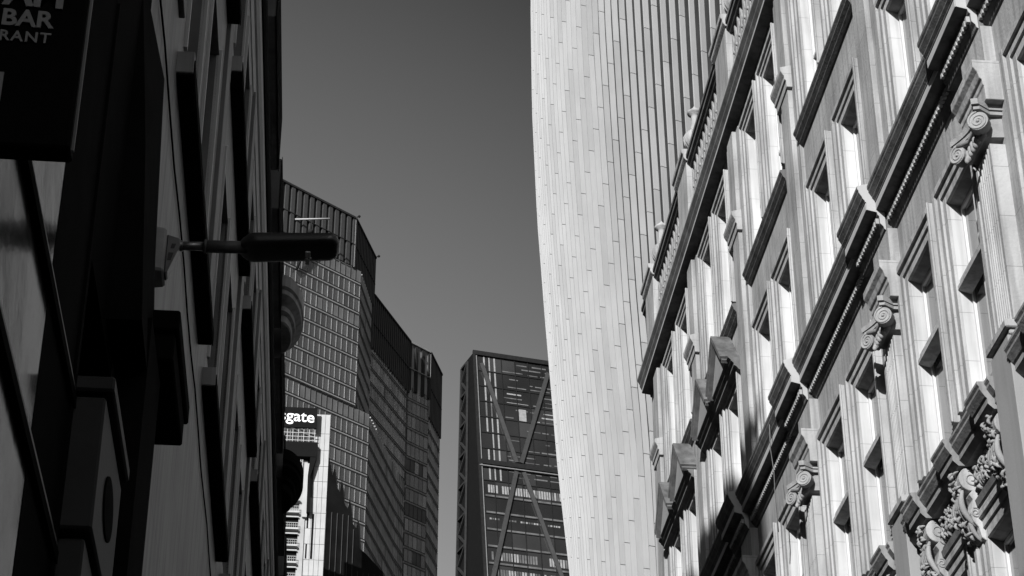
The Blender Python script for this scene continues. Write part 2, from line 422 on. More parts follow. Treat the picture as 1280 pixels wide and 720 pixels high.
# ---- upper piers between bays
for i, yc in enumerate(PB[1:], 1):
    m = MB(); h = .5
    m.box(W-.06, W+.004, yc-h, yc+h, 15.25, 21.96)
    m.box(W-.13, W-.05, yc-.30, yc+.18, 15.25, 21.96)
    m.box(W-.10, W-.05, yc+.18, yc+.36, 15.25, 21.96)
    o = m.build('pier', 'stone', rb, bevel=.008)
    m = MB(); z = 19.85
    m.prof([(W-.06,z),(W-.15,z),(W-.155,z+.12),(W-.18,z+.14),(W-.18,z+.2),(W-.205,z+.24),(W-.235,z+.3),(W-.24,z+.37),(W-.06,z+.42)], yc-.36, yc+.42)
    m.build('capital', 'trim', o, bevel=.005)
# ---- sill string between the two upper storeys, bay by bay; pediments in the two farthest bays
for i in range(1, 7):
    a, b = PB[i]+.5, PB[i+1]-.5
    m = MB()
    z = 18.62
    m.prof([(W+.003,z),(W-.03,z),(W-.07,z+.05),(W-.07,z+.065),(W-.12,z+.13),(W-.12,z+.15),(W-.15,z+.2),(W-.15,z+.23),(W+.003,z+.26)], a, b)
    m.build('sill_course', 'soot', rb)
def pediment(yc, hw):
    m = MB(); z = 17.8; X0 = W-.27
    ap = 18.58
    # raking blocks (solid tympanum block with moulded rake)
    m.add([(X0,yc-hw,z),(X0,yc+hw,z),(X0,yc,ap),(W,yc-hw,z),(W,yc+hw,z),(W,yc,ap)], [(0,1,2),(3,5,4),(0,3,4,1),(1,4,5,2),(2,5,3,0)])
    o = m.build('pediment', 'pedestal', rb)
    m = MB()
    for s_ in (-1, 1):
        for k, (t_, pr) in enumerate(((.0, .05), (.07, .02))):
            p = (W-.16-pr/2-.02, yc+s_*(hw+.06), z-t_+.05); q = (W-.16-pr/2-.02, yc, ap-t_+.07)
            m.obox(p, q, .30+pr, .065, (0,0,1))
    m.build('raking_cornice', 'soot', o)
for b0 in (5,):
    pass
def ped_bay(i):
    a, b = PB[i]+.5, PB[i+1]-.5
    m = MB(); z = 17.58
    m.prof([(W+.002,z-.02),(W-.08,z-.02),(W-.13,z+.04),(W-.17,z+.06),(W-.17,z+.10),(W-.22,z+.15),(W-.22,z+.165),(W-.27,z+.21),(W-.27,z+.225),(W+.002,z+.22)], a+.02, b-.02)
    m.build('cornice', 'soot', rb)
    for f in (WB[2*i], WB[2*i+1]): pediment(f-WWB/2, .66)
for i in (5, 6): ped_bay(i)

# ---- top cornice, parapet with pierced scroll balustrade, urns
m = MB()
z = 22.02
m.prof([(W,z),(W-.03,z+.02),(W-.04,z+.07),(W-.22,z+.10),(W-.22,z+.17),(W-.265,z+.26),(W-.265,z+.30),(W-.31,z+.39),(W-.31,z+.47),(W+.3,z+.5),(W+.3,z)], Y0, Y1)
m.prof([(W-.09,z+.5),(W-.16,z+.5),(W-.16,z+.62),(W-.13,z+.66),(W-.09,z+.7)], Y0, Y1)
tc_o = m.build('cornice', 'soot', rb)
m = MB(); m.box(W-.224, W-.219, Y0, Y1, z+.108, z+.165); m.box(W-.3135, W-.309, Y0, Y1, z+.42, z+.465); m.build('fascia', 'fascia', tc_o)
m = MB()
m.box(W-.08, W+.2, Y0, Y1, z+.5, z+.95)
par = m.build('parapet', 'stone', rb, bevel=.01)
m = MB(); z2 = 24.05
m.prof([(W-.08,z2),(W-.11,z2+.05),(W-.14,z2+.07),(W-.14,z2+.14),(W-.17,z2+.17),(W-.17,z2+.25),(W+.24,z2+.27),(W+.24,z2)], Y0, Y1)
m.build('coping', 'soot', par)
for yc in PB[1:]:
    m = MB()
    m.box(W-.16, W+.25, yc-.45, yc+.62, z+.6, z2+.12)
    m.prof([(W-.16,z2+.12),(W-.2,z2+.17),(W-.22,z2+.2),(W-.22,z2+.27),(W-.26,z2+.3),(W-.26,z2+.4),(W+.3,z2+.42),(W+.3,z2+.12)], yc-.52, yc+.7)
    m.build('parapet_block', 'trim', par, bevel=.01)
for i in range(1, len(PB)-1):
    a, b = PB[i]+.62, PB[i+1]-.45
    if b < 20: continue
    m = MB(); n = int((b-a)/.25); st = (b-a)/n
    for k in range(n):
        yc = a+st*(k+.5); zc = (z+.95+z2)/2; hh = (z2-z-.95)/2
        pts = []
        for t_ in range(25):
            th = 2*math.pi*t_/24
            pts.append((W-.03, yc+st*.42*math.sin(th), zc+hh*.82*math.sin(2*th)/1.0*(.6)+hh*.3*math.cos(th)))
        m.tube(pts, .024, 5)
        m.blob((W-.04, yc, zc), .04); m.blob((W-.03, yc-st*.1, zc-hh*.6), .03)
        m.box(W-.05, W, yc+st/2-.025, yc+st/2+.025, z+.95, z2)
    m.build('pierced_balustrade', 'carve', par)
for yc in (31.0, 35.45, 39.85):
    m = MB(); x = W+.1; b = z2+.42
    m.lathe(x, yc-.2, [(.20,b-.1),(.2,b),(.1,b+.04),(.09,b+.08),(.16,b+.14),(.23,b+.28),(.25,b+.4),(.2,b+.5),(.12,b+.58),(.085,b+.72),(.075,b+.9),(.08,b+.96),(.15,b+1.0),(.16,b+1.04),(.1,b+1.09),(.03,b+1.16),(.01,b+1.2)], 24)
    for k in range(18):
        a_ = 2*math.pi*k/18
        m.tube([(x+math.cos(a_)*r_, yc-.2+math.sin(a_)*r_, b+h_) for r_, h_ in ((.16,.14),(.232,.28),(.252,.4),(.2,.5))], .014, 5)
    m.build('urn', 'trim', par)

# ---- bracketed string course over the lower windows
zc = 10.12; m = None
def strc(a, b, F):
    m.prof([(W+.002,zc),(F-.02,zc),(F-.08,zc+.06),(F-.08,zc+.12),(F-.10,zc+.14),(F-.15,zc+.22),(F-.15,zc+.25),(F-.17,zc+.28),(F-.17,zc+.31),(W+.002,zc+.33)], a, b)
brk = []
for p in PA[1:6]: brk += [p+.52, p+1.95, p+3.35] if p > 0 else []
for i in range(1, 7):
    a = PA[i]+.3; b = PA[i+1]-.29
    m = MB()
    ks = [PA[i]+.62, PA[i]+1.95, PA[i]+3.3]
    y = a
    for kx in ks:
        strc(y, kx-.2, W-.16); strc(kx-.2, kx+.28, W-.235); y = kx+.28
    if y < b: strc(y, b, W-.16)
    sc_o = m.build('string_course', 'soot2', rb)
def leaf(m, c, rnd, L_):
    """small curled tapering carved leaf"""
    a = rnd.uniform(0, 2*math.pi); dy, dz = math.cos(a), math.sin(a); cv = rnd.uniform(-1, 1)
    pts = []
    for k in range(5):
        t_ = k/4; pts.append((c[0]-.035*math.sin(t_*math.pi), c[1]+dy*L_*(t_-.5)-dz*cv*.04*t_*t_, c[2]+dz*L_*(t_-.5)+dy*cv*.04*t_*t_))
    m.tube(pts, [.007, .018, .022, .015, .005], 6)
def console(yc):
    m = MB(); x0 = W-.24; hw = .17
    # side profile S-scroll, extruded along Y
    pts = [(W+.002, 10.12)]
    for t_ in range(13):
        a_ = math.pi*.5 + math.pi*t_/12
        pts.append((x0+.11+.13*math.cos(a_), 9.98+.14*math.sin(a_)))
    pts += [(W-.17,9.80),(W-.13,9.74),(W-.15,9.66),(W-.175,9.58),(W-.15,9.48),(W-.10,9.42),(W-.08,9.3),(W+.002,9.24)]
    m.prof(pts, yc-hw, yc+hw)
    o = m.build('console', 'trim', rb, bevel=.006)
    m = MB()
    rnd = random.Random(int(yc*100))
    # spiral lines on the side face
    for cx, cz, r0 in ((x0+.12, 9.98, .10), (W-.12, 9.58, .06)):
        path = [(cx+r0*(1-.8*i/24)*math.cos(math.pi*.6-.42*i), yc-hw-.002, cz+r0*(1-.8*i/24)*math.sin(math.pi*.6-.42*i)) for i in range(25)]
        m.tube(path, .009, 5)
    # carved head and acanthus leaves standing off the front
    for k in range(46):
        t_ = k/45
        zz = 10.08 - .75*t_; xx = x0 - .03 + .14*abs(math.sin(t_*math.pi*1.5))*t_
        leaf(m, (xx+rnd.uniform(-.01,.02), yc+rnd.uniform(-.11,.11), zz), rnd, .09)
    for s_ in (-1,-.5, 0,.5, 1):
        path = [(x0+.02+.10*t_/8-.07*math.sin(t_/8*math.pi), yc+s_*.12, 9.86-.42*t_/8) for t_ in range(9)]
        m.tube(path, [.012+.026*math.sin(math.pi*(t_+.5)/9) for t_ in range(9)], 6)
        path = [(x0+.09+.08*t_/8-.05*math.sin(t_/8*math.pi), yc+s_*.10, 9.60-.32*t_/8) for t_ in range(9)]
        m.tube(path, [.01+.02*math.sin(math.pi*(t_+.5)/9) for t_ in range(9)], 6)
    m.build('acanthus', 'carve', o)
for i in range(1, 6):
    for d in (.62, 1.95, 3.3): console(PA[i]+d)
    for a, b in ((.86, 1.72), (2.2, 3.08)):
        ya, yb = PA[i]+a, PA[i]+b
        rnd = random.Random(i*7+int(a*10))
        m = MB(); m.box(W-.05, W+.003, ya, yb, 9.72, 10.1)
        m.prof([(W-.05,9.62),(W-.10,9.64),(W-.115,9.72),(W-.05,9.74)], ya-.05, yb+.05)
        o = m.build('frieze_panel', 'soot', rb)
        m = MB()
        for k in range(90):
            leaf(m, (W-.07+rnd.uniform(-.03,.01), rnd.uniform(ya+.05,yb-.05), rnd.uniform(9.78,10.06)), rnd, .10)
        for k in range(5):
            yy = ya+.1+(yb-ya-.2)*k/4
            m.tube([(W-.09, yy-.08, 9.8), (W-.12, yy-.03, 9.92), (W-.1, yy+.05, 9.98), (W-.11, yy+.1, 9.86)], .018, 5)
        m.build('carved_relief', 'carve', o)

# ================================================================== tall tower with white vertical fins
WT = [(0,-1.6),]
def sil(z):   # silhouette x at Y=150 plane as a function of eye relative height
    T = [(-2,22.2),(20,20.9),(40,19.9),(64.45,18.66),(69.8,18.17),(74.7,17.73),(81.7,17.28),(87.7,16.88),(97.8,16.28),(108.5,15.92),(120,15.84),(135,16.3),(160,17.6)]
    for (a, xa), (b, xb) in zip(T, T[1:]):
        if a <= z <= b: return xa + (xb-xa)*(z-a)/(b-a)
    return T[-1][1] if z > 160 else T[0][1]
NF = 52; FD = .42
def tower_pt(i, z, d=0.0):
    """i: fin index along the plan curve (0 at the silhouette), d: offset outwards"""
    kk = .80 + .2*min(1, max(0, (z-50)/60))
    s_ = 1.18*kk; Rr = 68*kk
    th = i*s_/Rr*1.0
    # camera ray direction at the silhouette: tangent there
    tx, ty = sil(z)/150.0, 1.0; n_ = math.hypot(tx, ty); tx /= n_; ty /= n_
    nx, ny = -ty, tx                       # outward normal at silhouette (to the left)
    px, py = sil(z)+FD, 150.0
    ox = -nx*Rr*(1-math.cos(th)) - tx*Rr*math.sin(th); oy = -ny*Rr*(1-math.cos(th)) - ty*Rr*math.sin(th)
    nnx = nx*math.cos(th) - tx*math.sin(th); nny = ny*math.cos(th) - ty*math.sin(th)
    return (px+ox+nnx*d, py+oy+nny*d, z)
tw = empty('fin_tower', (30, 150, 0), 'tall curving tower with white vertical fins rising behind the stone building', 'skyscraper')
zs = [-1.6, 15, 30, 45] + [50+2.5*k for k in range(37)] + [150, 158]
ih = list(range(-9, NF+1))
m = MB()
vs = []; fs = []
for z in zs:
    for i in ih: vs.append(tower_pt(i, z))
n = len(ih)
for a in range(len(zs)-1):
    for b in range(n-1): fs.append((a*n+b, a*n+b+1, (a+1)*n+b+1, (a+1)*n+b))
m.add(vs, fs)
# back and sides so that it is a closed mass
pts0 = []
for z in zs:
    p = tower_pt(NF, z); q = tower_pt(-9, z)
    m_v = [p, (p[0]+30, p[1]+25, z), (q[0]+30, q[1]+25, z), q]; pts0.append(m_v)
for a in range(len(zs)-1):
    for b in range(3): m.add([pts0[a][b], pts0[a][b+1], pts0[a+1][b+1], pts0[a+1][b]], [(0,1,2,3)])
m.build('glass_wall', 'tglass', tw)
m = MB(); p = pts0[-1]; top = [tower_pt(i, 158) for i in ih]
m.add(top[::-1] + [p[1], p[2]][::1], [tuple(range(len(top)+2))]); m.build('roof', 'steel', tw)
# fins: each fin is a strip of panels with open joints, staggered from fin to fin
PL = 6.4
def fin_panel(mb, i, za, zb, joint=.05):
    n_ = max(1, int((zb-za)/2.6)); th = .10
    rows = [za+joint/2+(zb-za-joint)*k/n_ for k in range(n_+1)]
    vs = []
    for z in rows:
        a = tower_pt(i, z, 0); b = tower_pt(i, z, FD)
        a2 = tower_pt(i+.1, z, 0); b2 = tower_pt(i+.1, z, FD)
        vs += [a, b, b2, a2]
    fs = [(0,1,2,3), tuple(len(vs)-k for k in (1,2,3,4))]
    for r_ in range(n_):
        for k in range(4): fs.append((r_*4+k, r_*4+(k+1)%4, (r_+1)*4+(k+1)%4, (r_+1)*4+k))
    mb.add(vs, fs)
for i in range(-3, NF+1):
    m = MB(); rnd = random.Random(i*13+5)
    z = 10 + ((i*1.15) % PL) - PL
    while z < 152:
        m.k = 0 if rnd.random() < .7 else 1
        fin_panel(m, i, max(z, 4), min(z+PL, 157)) if z+PL > 5 else None
        z += PL
    m.build('fin', ['fin', 'fin_b'], tw)
# ================================================================== faceted glass tower (far left)
def curtain(parent, p, q, z0, z1, fl=4.0, mw=1.6, depth=.14, seedv=1, pale=0.1, name='window_band', mm='mull'):
    """one facet: per floor a window band (panes + mullions) and a spandrel"""
    P = Vector((p[0], p[1], 0)); Q = Vector((q[0], q[1], 0)); d = (Q-P); L_ = d.length; d.normalize()
    nrm = Vector((d.y, -d.x, 0))
    if nrm.dot(P) > 0: nrm = -nrm
    rnd = random.Random(seedv)
    nf = int(math.ceil((z1-z0)/fl)); nm = max(1, round(L_/mw)); mw = L_/nm
    for k in range(nf):
        zt = z1 - k*fl; zb = max(z0, zt-fl); zs_ = zb + (zt-zb)*.16
        m = MB(); mode = rnd.random()
        for j in range(nm):
            a = P+d*(mw*j); b = P+d*(mw*(j+1)); r_ = rnd.random()
            if mode < .16: m.k = 1
            elif mode < .16+pale: m.k = 3 if r_ < .75 else 2
            else: m.k = 0 if r_ < .35 else (1 if r_ < .72 else (2 if r_ < .975 else 3))
            m.quad((a.x,a.y,zs_), (b.x,b.y,zs_), (b.x,b.y,zt), (a.x,a.y,zt))
        m.k = 4
        for j in range(1 if mm == 'mullb' else 0, nm+1):
            a = P+d*(mw*j)+nrm*depth*.5; m.obox((a.x,a.y,zs_),(a.x,a.y,zt), .13, depth, nrm)
        m.build(name, ['g0','g1','g2','g3',mm], parent)
        m = MB(); e = nrm*.10
        a = P+e; b = Q+e
        m.add([(P.x,P.y,zb),(Q.x,Q.y,zb),(Q.x,Q.y,zs_),(P.x,P.y,zs_),(a.x,a.y,zb),(b.x,b.y,zb),(b.x,b.y,zs_),(a.x,a.y,zs_)], [(4,5,6,7),(0,4,7,3),(1,2,6,5),(3,7,6,2),(0,1,5,4)])
        m.k = 1
        m.obox(tuple(a+nrm*.04+Vector((0,0,zs_+.06))), tuple(b+nrm*.04+Vector((0,0,zs_+.06))), .12, .12)
        m.obox(tuple(a+nrm*.04+Vector((0,0,zb+.1))), tuple(b+nrm*.04+Vector((0,0,zb+.1))), .12, .10)
        m.build('spandrel', ['spand','louv'], parent)
def crown(parent, p, q, z0, z1, pitch, duty=.5, dark='louv', blade='louvl'):
    P = Vector((p[0], p[1], 0)); Q = Vector((q[0], q[1], 0)); d = (Q-P); L_ = d.length; d.normalize()
    nrm = Vector((d.y, -d.x, 0))
    if nrm.dot(P) > 0: nrm = -nrm
    m = MB(); m.add([(P.x,P.y,z0),(Q.x,Q.y,z0),(Q.x,Q.y,z1),(P.x,P.y,z1)], [(0,1,2,3)])
    m.k = 1; n = max(1, int(L_/pitch)); st = L_/n
    for j in range(n+1):
        a = P+d*min(L_-.1, max(.1, st*j))+nrm*.25; m.obox((a.x,a.y,z0),(a.x,a.y,z1), pitch*duty, .4, nrm)
    m.k = 0
    a = P+nrm*.3; b = Q+nrm*.3; m.obox((a.x,a.y,z1),(b.x,b.y,z1), .7, .5)
    for f in (.45,):
        zz = z0+(z1-z0)*f; m.k = 0; m.obox((a.x,a.y,zz),(b.x,b.y,zz), .5, .18)
    m.build('louvred_crown', [dark, blade], parent)
ft = empty('glass_skyscraper', (5, 450, 0), 'tall faceted grey glass skyscraper with louvred crown rising beyond the lamp', 'skyscraper')
D50 = Vector((math.sin(R(50)), math.cos(R(50)), 0)); 
a0 = Vector((2.9, 430.6, 0))
A_left = a0 - D50*75
b1 = Vector((8.3, 448.3, 0)); c1 = Vector((18.4, 471.0, 0)); c2 = Vector((23.8, 475.9, 0)); c3 = Vector((27.4, 487.6, 0))
H1, H2 = 275, 264.5
# glass body plan (fold slightly right of the crown's corner)
g0 = a0 + D50*2.6; 
glass_top1, glass_top2 = 258.0, 249.0
curtain(ft, A_left, g0, 225, 261.4, seedv=3, pale=.12)
curtain(ft, g0, b1, 225, 261.4, mw=1.5, seedv=5, pale=.1, mm='mullb')
curtain(ft, b1, c1, 225, 252, mw=1.5, seedv=6, pale=.1, mm='mullb')
curtain(ft, c1, c2, 120, 252, mw=1.5, seedv=9, pale=.3)
curtain(ft, c2, c3, 120, 246, mw=1.5, seedv=11, pale=.06, mm='mullb')
g0b = g0 + D50*4.3; nn = Vector((math.sin(R(66)), math.cos(R(66)), 0))
# lower block steps forward
curtain(ft, A_left, g0b, 125, 225, seedv=13, pale=.12)
g1b = Vector((15.6, 462.5, 0))
curtain(ft, g0b, g1b, 125, 225, mw=1.5, seedv=17, pale=.1, mm='mullb')
curtain(ft, g1b, c1, 125, 225, mw=1.5, seedv=19, pale=.1, mm='mullb')
crown(ft, A_left, a0, 261.5, H1, 1.9, .55)
crown(ft, a0, b1, 261.4, H1, 1.3, .45)
crown(ft, b1, c1, 250, H2, 1.3, .42)
crown(ft, c1, c2, 251, H2, 2.4, .4, dark='spand', blade='louv')
crown(ft, c2, c3, 246, H2, 1.3, .42)
# closed body behind
m = MB()
back = Vector((60, 20, 0)); body = [A_left, g0, c1, c2, c3]
bb = [(A_left.x+2, A_left.y+2.5), (g0.x-.6, g0.y+2.0), (b1.x-1.0, b1.y+1.0), (c1.x-1.2, c1.y+1.2), (c2.x-.8, c2.y+1.4), (c3.x-.9, c3.y+1.2), (c3.x-18, c3.y+30), (A_left.x-20, A_left.y+70)]
m.prism([(x, y) for x, y in bb], G-.1, 249); m.build('core', 'g0', ft)
for (x, y, z) in ((a0.x, a0.y, H1), (b1.x, b1.y, H1), (c3.x, c3.y, 190)):
    m = MB(); m.tube([(x,y,z),(x+.8,y,z+.6),(x+1.1,y,z+.6)], .14, 6); m.blob((x+1.1,y,z+.7), .35); m.build('roof_light', 'steel', ft)
# roof crane / maintenance arm seen over the lamp
m = MB()
cx, cy = -9.5, 421.0; n_ = Vector((.64, -.77, 0))
p0 = Vector((cx, cy, 257)) + n_*2.5
m.tube([p0 + Vector((-2,0,-4)), p0 + Vector((0,0,3))], .35, 6); m.tube([p0 + Vector((0,0,3)), p0 + Vector((.8,0,7))], .3, 6)
m.k = 1; m.tube([p0 + Vector((-3.0,-.5,9.3)), p0 + Vector((5.0,.5,10.6))], .22, 6); m.k = 0
m.tube([p0 + Vector((.8,0,7)), p0 + Vector((.9,0,10))], .2, 6); m.blob(p0+Vector((.7,0,6.5)), .7)
m.build('maintenance_arm', ['steel','panel'], ft)

# ================================================================== wedge shaped tower with crossed bracing
wg = empty('wedge_tower', (35, 400, 0), 'dark glass wedge tower with diagonal steel bracing between the two taller towers', 'skyscraper')
HT = 222.0
T = Vector((29.4, 398.2, 0)); TR = Vector((46.0, 401.6, 0)); fd = (TR-T).normalized()
lean = .172     # horizontal run towards the viewer per metre of fall
side = Vector((27.6-29.4, 404.5-398.2, 0)).normalized()
def wp(u, z, off=0.0):    # point on the front face: u metres along, height z, off outwards
    dz = HT - z; nrm = Vector((fd.y, -fd.x, 0)); nrm = nrm if nrm.y < 0 else -nrm
    p = T + fd*u + Vector((0.0356*dz, -lean*dz, 0)) + nrm*off
    return Vector((p.x, p.y, z))
def quadw(m, u0, u1, z0, z1, off=0): m.quad(wp(u0,z0,off), wp(u1,z0,off), wp(u1,z1,off), wp(u0,z1,off))
WU = 48.0; FLH = 4.0; zmin = 96
nfl = int((HT-zmin)/FLH)
z_mid = 193.6
for k in range(nfl):
    zt = HT - .8 - k*FLH; zb = zt - FLH
    rnd = random.Random(k*3+1); m = MB()
    n = 16; st = WU/n
    for j in range(n):
        m.k = 0 if rnd.random() < .7 else 1
        quadw(m, st*j, st*(j+1), zb, zt)
    # blinds, slabs and pipework seen just behind the glass
    lowr = zt < z_mid-1
    kk = k - 7
    if lowr:
        style = {0: (.9, .2), 1: (.9, .7), 3: (.9, .0), 5: (.55, .6), 6: (.5, .9), 9: (.6, .6), 10: (.5, .5), 13: (.5, .5)}.get(kk)
        if style:
            u = 1.6
            while u < 22:
                gap = 11 < u < 13.5 and kk in (0, 5)
                if not gap and (kk != 0 or u < 9.5):
                    m.k = 2 if rnd.random() < (.85 if kk < 2 or u > 13 else .35) else 3
                    quadw(m, u, u+.40, zb+(2.6 if kk == 3 else 1.1), zt-1.0, .03)
                u += .56 if rnd.random() < .9 else 1.3
    else:
        for q in range(3):
            m.k = 3; u = 5.5+rnd.uniform(0, 2)
            while u < 20:
                L_ = rnd.uniform(.5, 5.0)
                z_ = zb+.5+q*1.1+rnd.uniform(-.1, .1)
                if rnd.random() < .55: m.k = 3 if rnd.random() < .75 else 2; quadw(m, u, u+L_, z_, z_+rnd.uniform(.12, .35), .03)
                u += L_+rnd.uniform(.2, 1.2)
        m.k = 2 if k != 3 else 3
        for uu in (2.0, 3.1, 4.3):
            if rnd.random() < .85: quadw(m, uu, uu+.35, zb+.3, zt-.2, .03)
        if k == 3: m.k = 2; quadw(m, 9.3, 10.9, zb+.2, zt-.8, .045)
    m.k = 3
    quadw(m, 1.0, WU, zb+.0, zb+.55, .02) if lowr else None
    m.k = 4
    m.obox(wp(0,zb,.1), wp(WU,zb,.1), .12, .16)
    for j in range(n+1): m.obox(wp(st*j,zb,.12), wp(st*j,zt,.12), .12, .12)
    m.build('window_band', ['chglass','chglass2','bright','dimbar','steel'], wg)

# transfer band and edge frames
m = MB()
for z_ in (z_mid, HT-.3): m.obox(wp(-.3,z_,.3), wp(WU,z_,.3), .5, 1.0)
m.k = 1; m.obox(wp(-.1,z_mid-1.0,.4), wp(WU,z_mid-1.0,.4), .4, .22); m.k = 0
m.obox(wp(0,zmin,.2), wp(0,HT,.2), .5, .5)
m.k = 1; m.obox(wp(.45,zmin,.25), wp(.45,HT-1,.25), .18, .2)
m.build('edge_frame', ['steel', 'steelg'], wg)
def brace(u0, z0, u1, z1):
    m = MB(); m.obox(wp(u0,z0,.35), wp(u1,z1,.35), .85, .4, (fd.y,-fd.x,0)); m.build('brace', 'bracesteel', wg)
brace(1.5, 219, 8.0, z_mid+.8); brace(16.4, 219, 9.0, z_mid+.8)
brace(7.8, z_mid-1.5, -.6+1.2, 162); brace(9.4, z_mid-1.5, 17.6, 162)
brace(1.2, 162, -3+4, 150); brace(17.6, 162, 24, 140)
# left flank with ladder truss
bk = Vector((27.5, 404.6, 0))
def sp(f, z, off=0.0):   # flank point: f 0 front edge, 1 back edge
    a = wp(0, z); b = Vector((bk.x-.010*(HT-z), bk.y, z)); p = a.lerp(b, f); return Vector((p.x-off, p.y-off*.3, z))
m = MB()
for k in range(31):
    z1_ = HT-4*k; z0_ = z1_-4; m.quad(sp(0,z0_), sp(1,z0_), sp(1,z1_), sp(0,z1_))
m.k = 1
def fr(z): return (.45, 1.0) if z > 206 else (.55, .97)
for k in range(16):
    z1_ = HT-1-7.2*k; z0_ = z1_-7.2
    w1 = 9/(9+lean*(HT-z1_)+6.5)*1.0; w0 = 9/(9+lean*(HT-z0_)+6.5)
    f1, f0 = 1-w1*.95, 1-w0*.95
    zc_ = (z0_+z1_)/2; fm = (f0+f1)/2
    for (fa, za, fb, zb_) in ((f0, z0_, f1, z1_), (.97, z0_, .97, z1_), (f0, z0_, .93, zc_), (.93, zc_, f1, z1_), (f1, z1_, .95, z1_)):
        m.obox(sp(fa,za,.3), sp(fb,zb_,.3), .42, .42)
m.build('ladder_truss', ['flank', 'trussteel'], wg)
m = MB(); fr0 = [wp(0,zmin), wp(WU,zmin)]
pts = [T, T+fd*WU, T+fd*WU+Vector((0,12,0)), Vector((bk.x,bk.y+3,0))]
m.add([(p.x+.3,p.y+.6,G-.1) for p in pts]+[(p.x+.3,p.y+.6,HT-.4) for p in pts], [(0,1,5,4),(1,2,6,5),(2,3,7,6),(3,0,4,7),(4,5,6,7)])
lowf = [wp(0,zmin,-.3), wp(WU,zmin,-.3)]
m.box(lowf[0].x+.5, lowf[1].x, lowf[0].y+1.2+8, 420, G-.1, zmin-.5); m.build('core', 'steel', wg)

# ================================================================== pale panelled tower under construction with name board
pt = empty('panelled_core_tower', (-4, 370, 0), 'pale panelled concrete tower with black name board and open landings', 'building')
YP = 370.0
m = MB(); rnd = random.Random(4)
xs = [-3.15, -2.25, -1.35, -.42]
zrow = [190.8, 186.6, 183.0, 179.6, 176.4, 173.0, 169.8, 166.6, 163.4, 160.2, 157, 153.8, 150]
for r_ in range(len(zrow)-1):
    xl = xs if r_ < 5 else [-4.3] + xs
    for j in range(len(xl)-1):
        d_ = rnd.uniform(0, .05)
        m.box(xl[j]+.03, xl[j+1]-.03, YP-.1-d_, YP+.2, zrow[r_+1]+.05, zrow[r_]-.03)
m.build('cladding', 'panel', pt)
m = MB(); m.box(-3.2, -.4, YP+.1, YP+12, G-.1, 190.7); m.box(-9.5, -3.2, YP+.6, YP+12, G-.1, 181); m.build('core_wall', 'steelg', pt)
m = MB(); m.box(-3.95, -3.65, YP-.14, YP-.09, 160.4, 169.6); m.box(-3.0, -2.6, YP-.18, YP-.11, 160.4, 169.6); m.build('slot_window', 'black', pt)
m = MB(); m.box(-5.5, -4.35, YP-.4, YP+.5, G, 180.5); m.build('lift_shaft_wall', 'concrete', pt)
m = MB(); m.box(-4.9, -4.0, YP-.9, YP-.4, 168.6, 179.8); m.build('mast', 'panel', pt)
m = MB(); m.prof([(-9.6,181.2),(-3.2,181.2),(-3.9,178.6),(-4.2,177.2),(-4.2,169.5),(-4.75,169.2),(-4.75,178.5),(-9.6,178.5)], YP-1.0, YP-.95)
m = MB(); m.box(-9.6, -2.7, YP-1.6, YP+.5, 180.9, 184.0)
m.add([(x,y,z_) for y in (YP-1.5,YP-.2) for x,z_ in ((-3.9,180.9),(-2.7,180.9),(-3.7,176.9),(-3.5,169.3),(-4.1,169.3),(-4.2,176.9))], [(0,1,2,3,4,5),(11,10,9,8,7,6),(0,6,7,1),(1,7,8,2),(2,8,9,3),(3,9,10,4),(4,10,11,5),(5,11,6,0)])
m.build('bracket_frame', 'black', pt)
sb = MB(); sb.box(-13.0, -3.0, YP-1.9, YP-1.5, 186.9, 191.2); board = sb.build('name_board', 'black', pt)
def text(body, size, origin, ax_u, ax_v, mt, parent, name='lettering', align='LEFT', ext=.01, bold=0.0, space=1.0):
    cu = bpy.data.curves.new('t', 'FONT'); cu.body = body; cu.size = size; cu.align_x = align; cu.extrude = ext; cu.offset = bold; cu.space_character = space
    tmp = bpy.data.objects.new('t', cu); col.objects.link(tmp)
    dg = bpy.context.evaluated_depsgraph_get(); me = bpy.data.meshes.new_from_object(tmp.evaluated_get(dg))
    bpy.data.objects.remove(tmp)
    u = Vector(ax_u).normalized(); v = Vector(ax_v).normalized(); n_ = u.cross(v)
    me.transform(Matrix(((u.x,v.x,n_.x,origin[0]),(u.y,v.y,n_.y,origin[1]),(u.z,v.z,n_.z,origin[2]+EYE),(0,0,0,1))))
    off = wloc(parent)
    me.transform(Matrix.Translation(-off)); me.materials.clear(); me.materials.append(M[mt])
    o = bpy.data.objects.new(name, me); col.objects.link(o); o.parent = parent; LOC[o.name] = off; return o
text('sgate', 3.3, (-3.45, YP-1.95, 188.0), (1,0,-.06), (0,0,1), 'white', board, align='RIGHT', ext=.03, bold=.035)
m = MB()
for k in range(7): x = -3.3-k*1.05; m.box(x-.06, x+.06, YP-1.5, YP-1.3, 184, 187)
for z_ in (184.4, 185.2, 186.0, 186.7): m.box(-9.8, -3.1, YP-1.45, YP-1.3, z_-.06, z_+.06)
m.build('scaffold_grid', 'panel', pt)
m = MB()
for z_ in (175.2, 171.8):
    m.box(-8.6,-5.4,YP-1.2,YP+.6,z_,z_+.3)
for k in range(5): m.box(-6.8+k*.35,-6.65+k*.35,YP-.9,YP-.8,176.2,180.6)
for z_ in (177, 178, 179, 180): m.box(-6.9,-5.5,YP-.95,YP-.85,z_,z_+.12)
m.build('hoist', 'panel', pt)
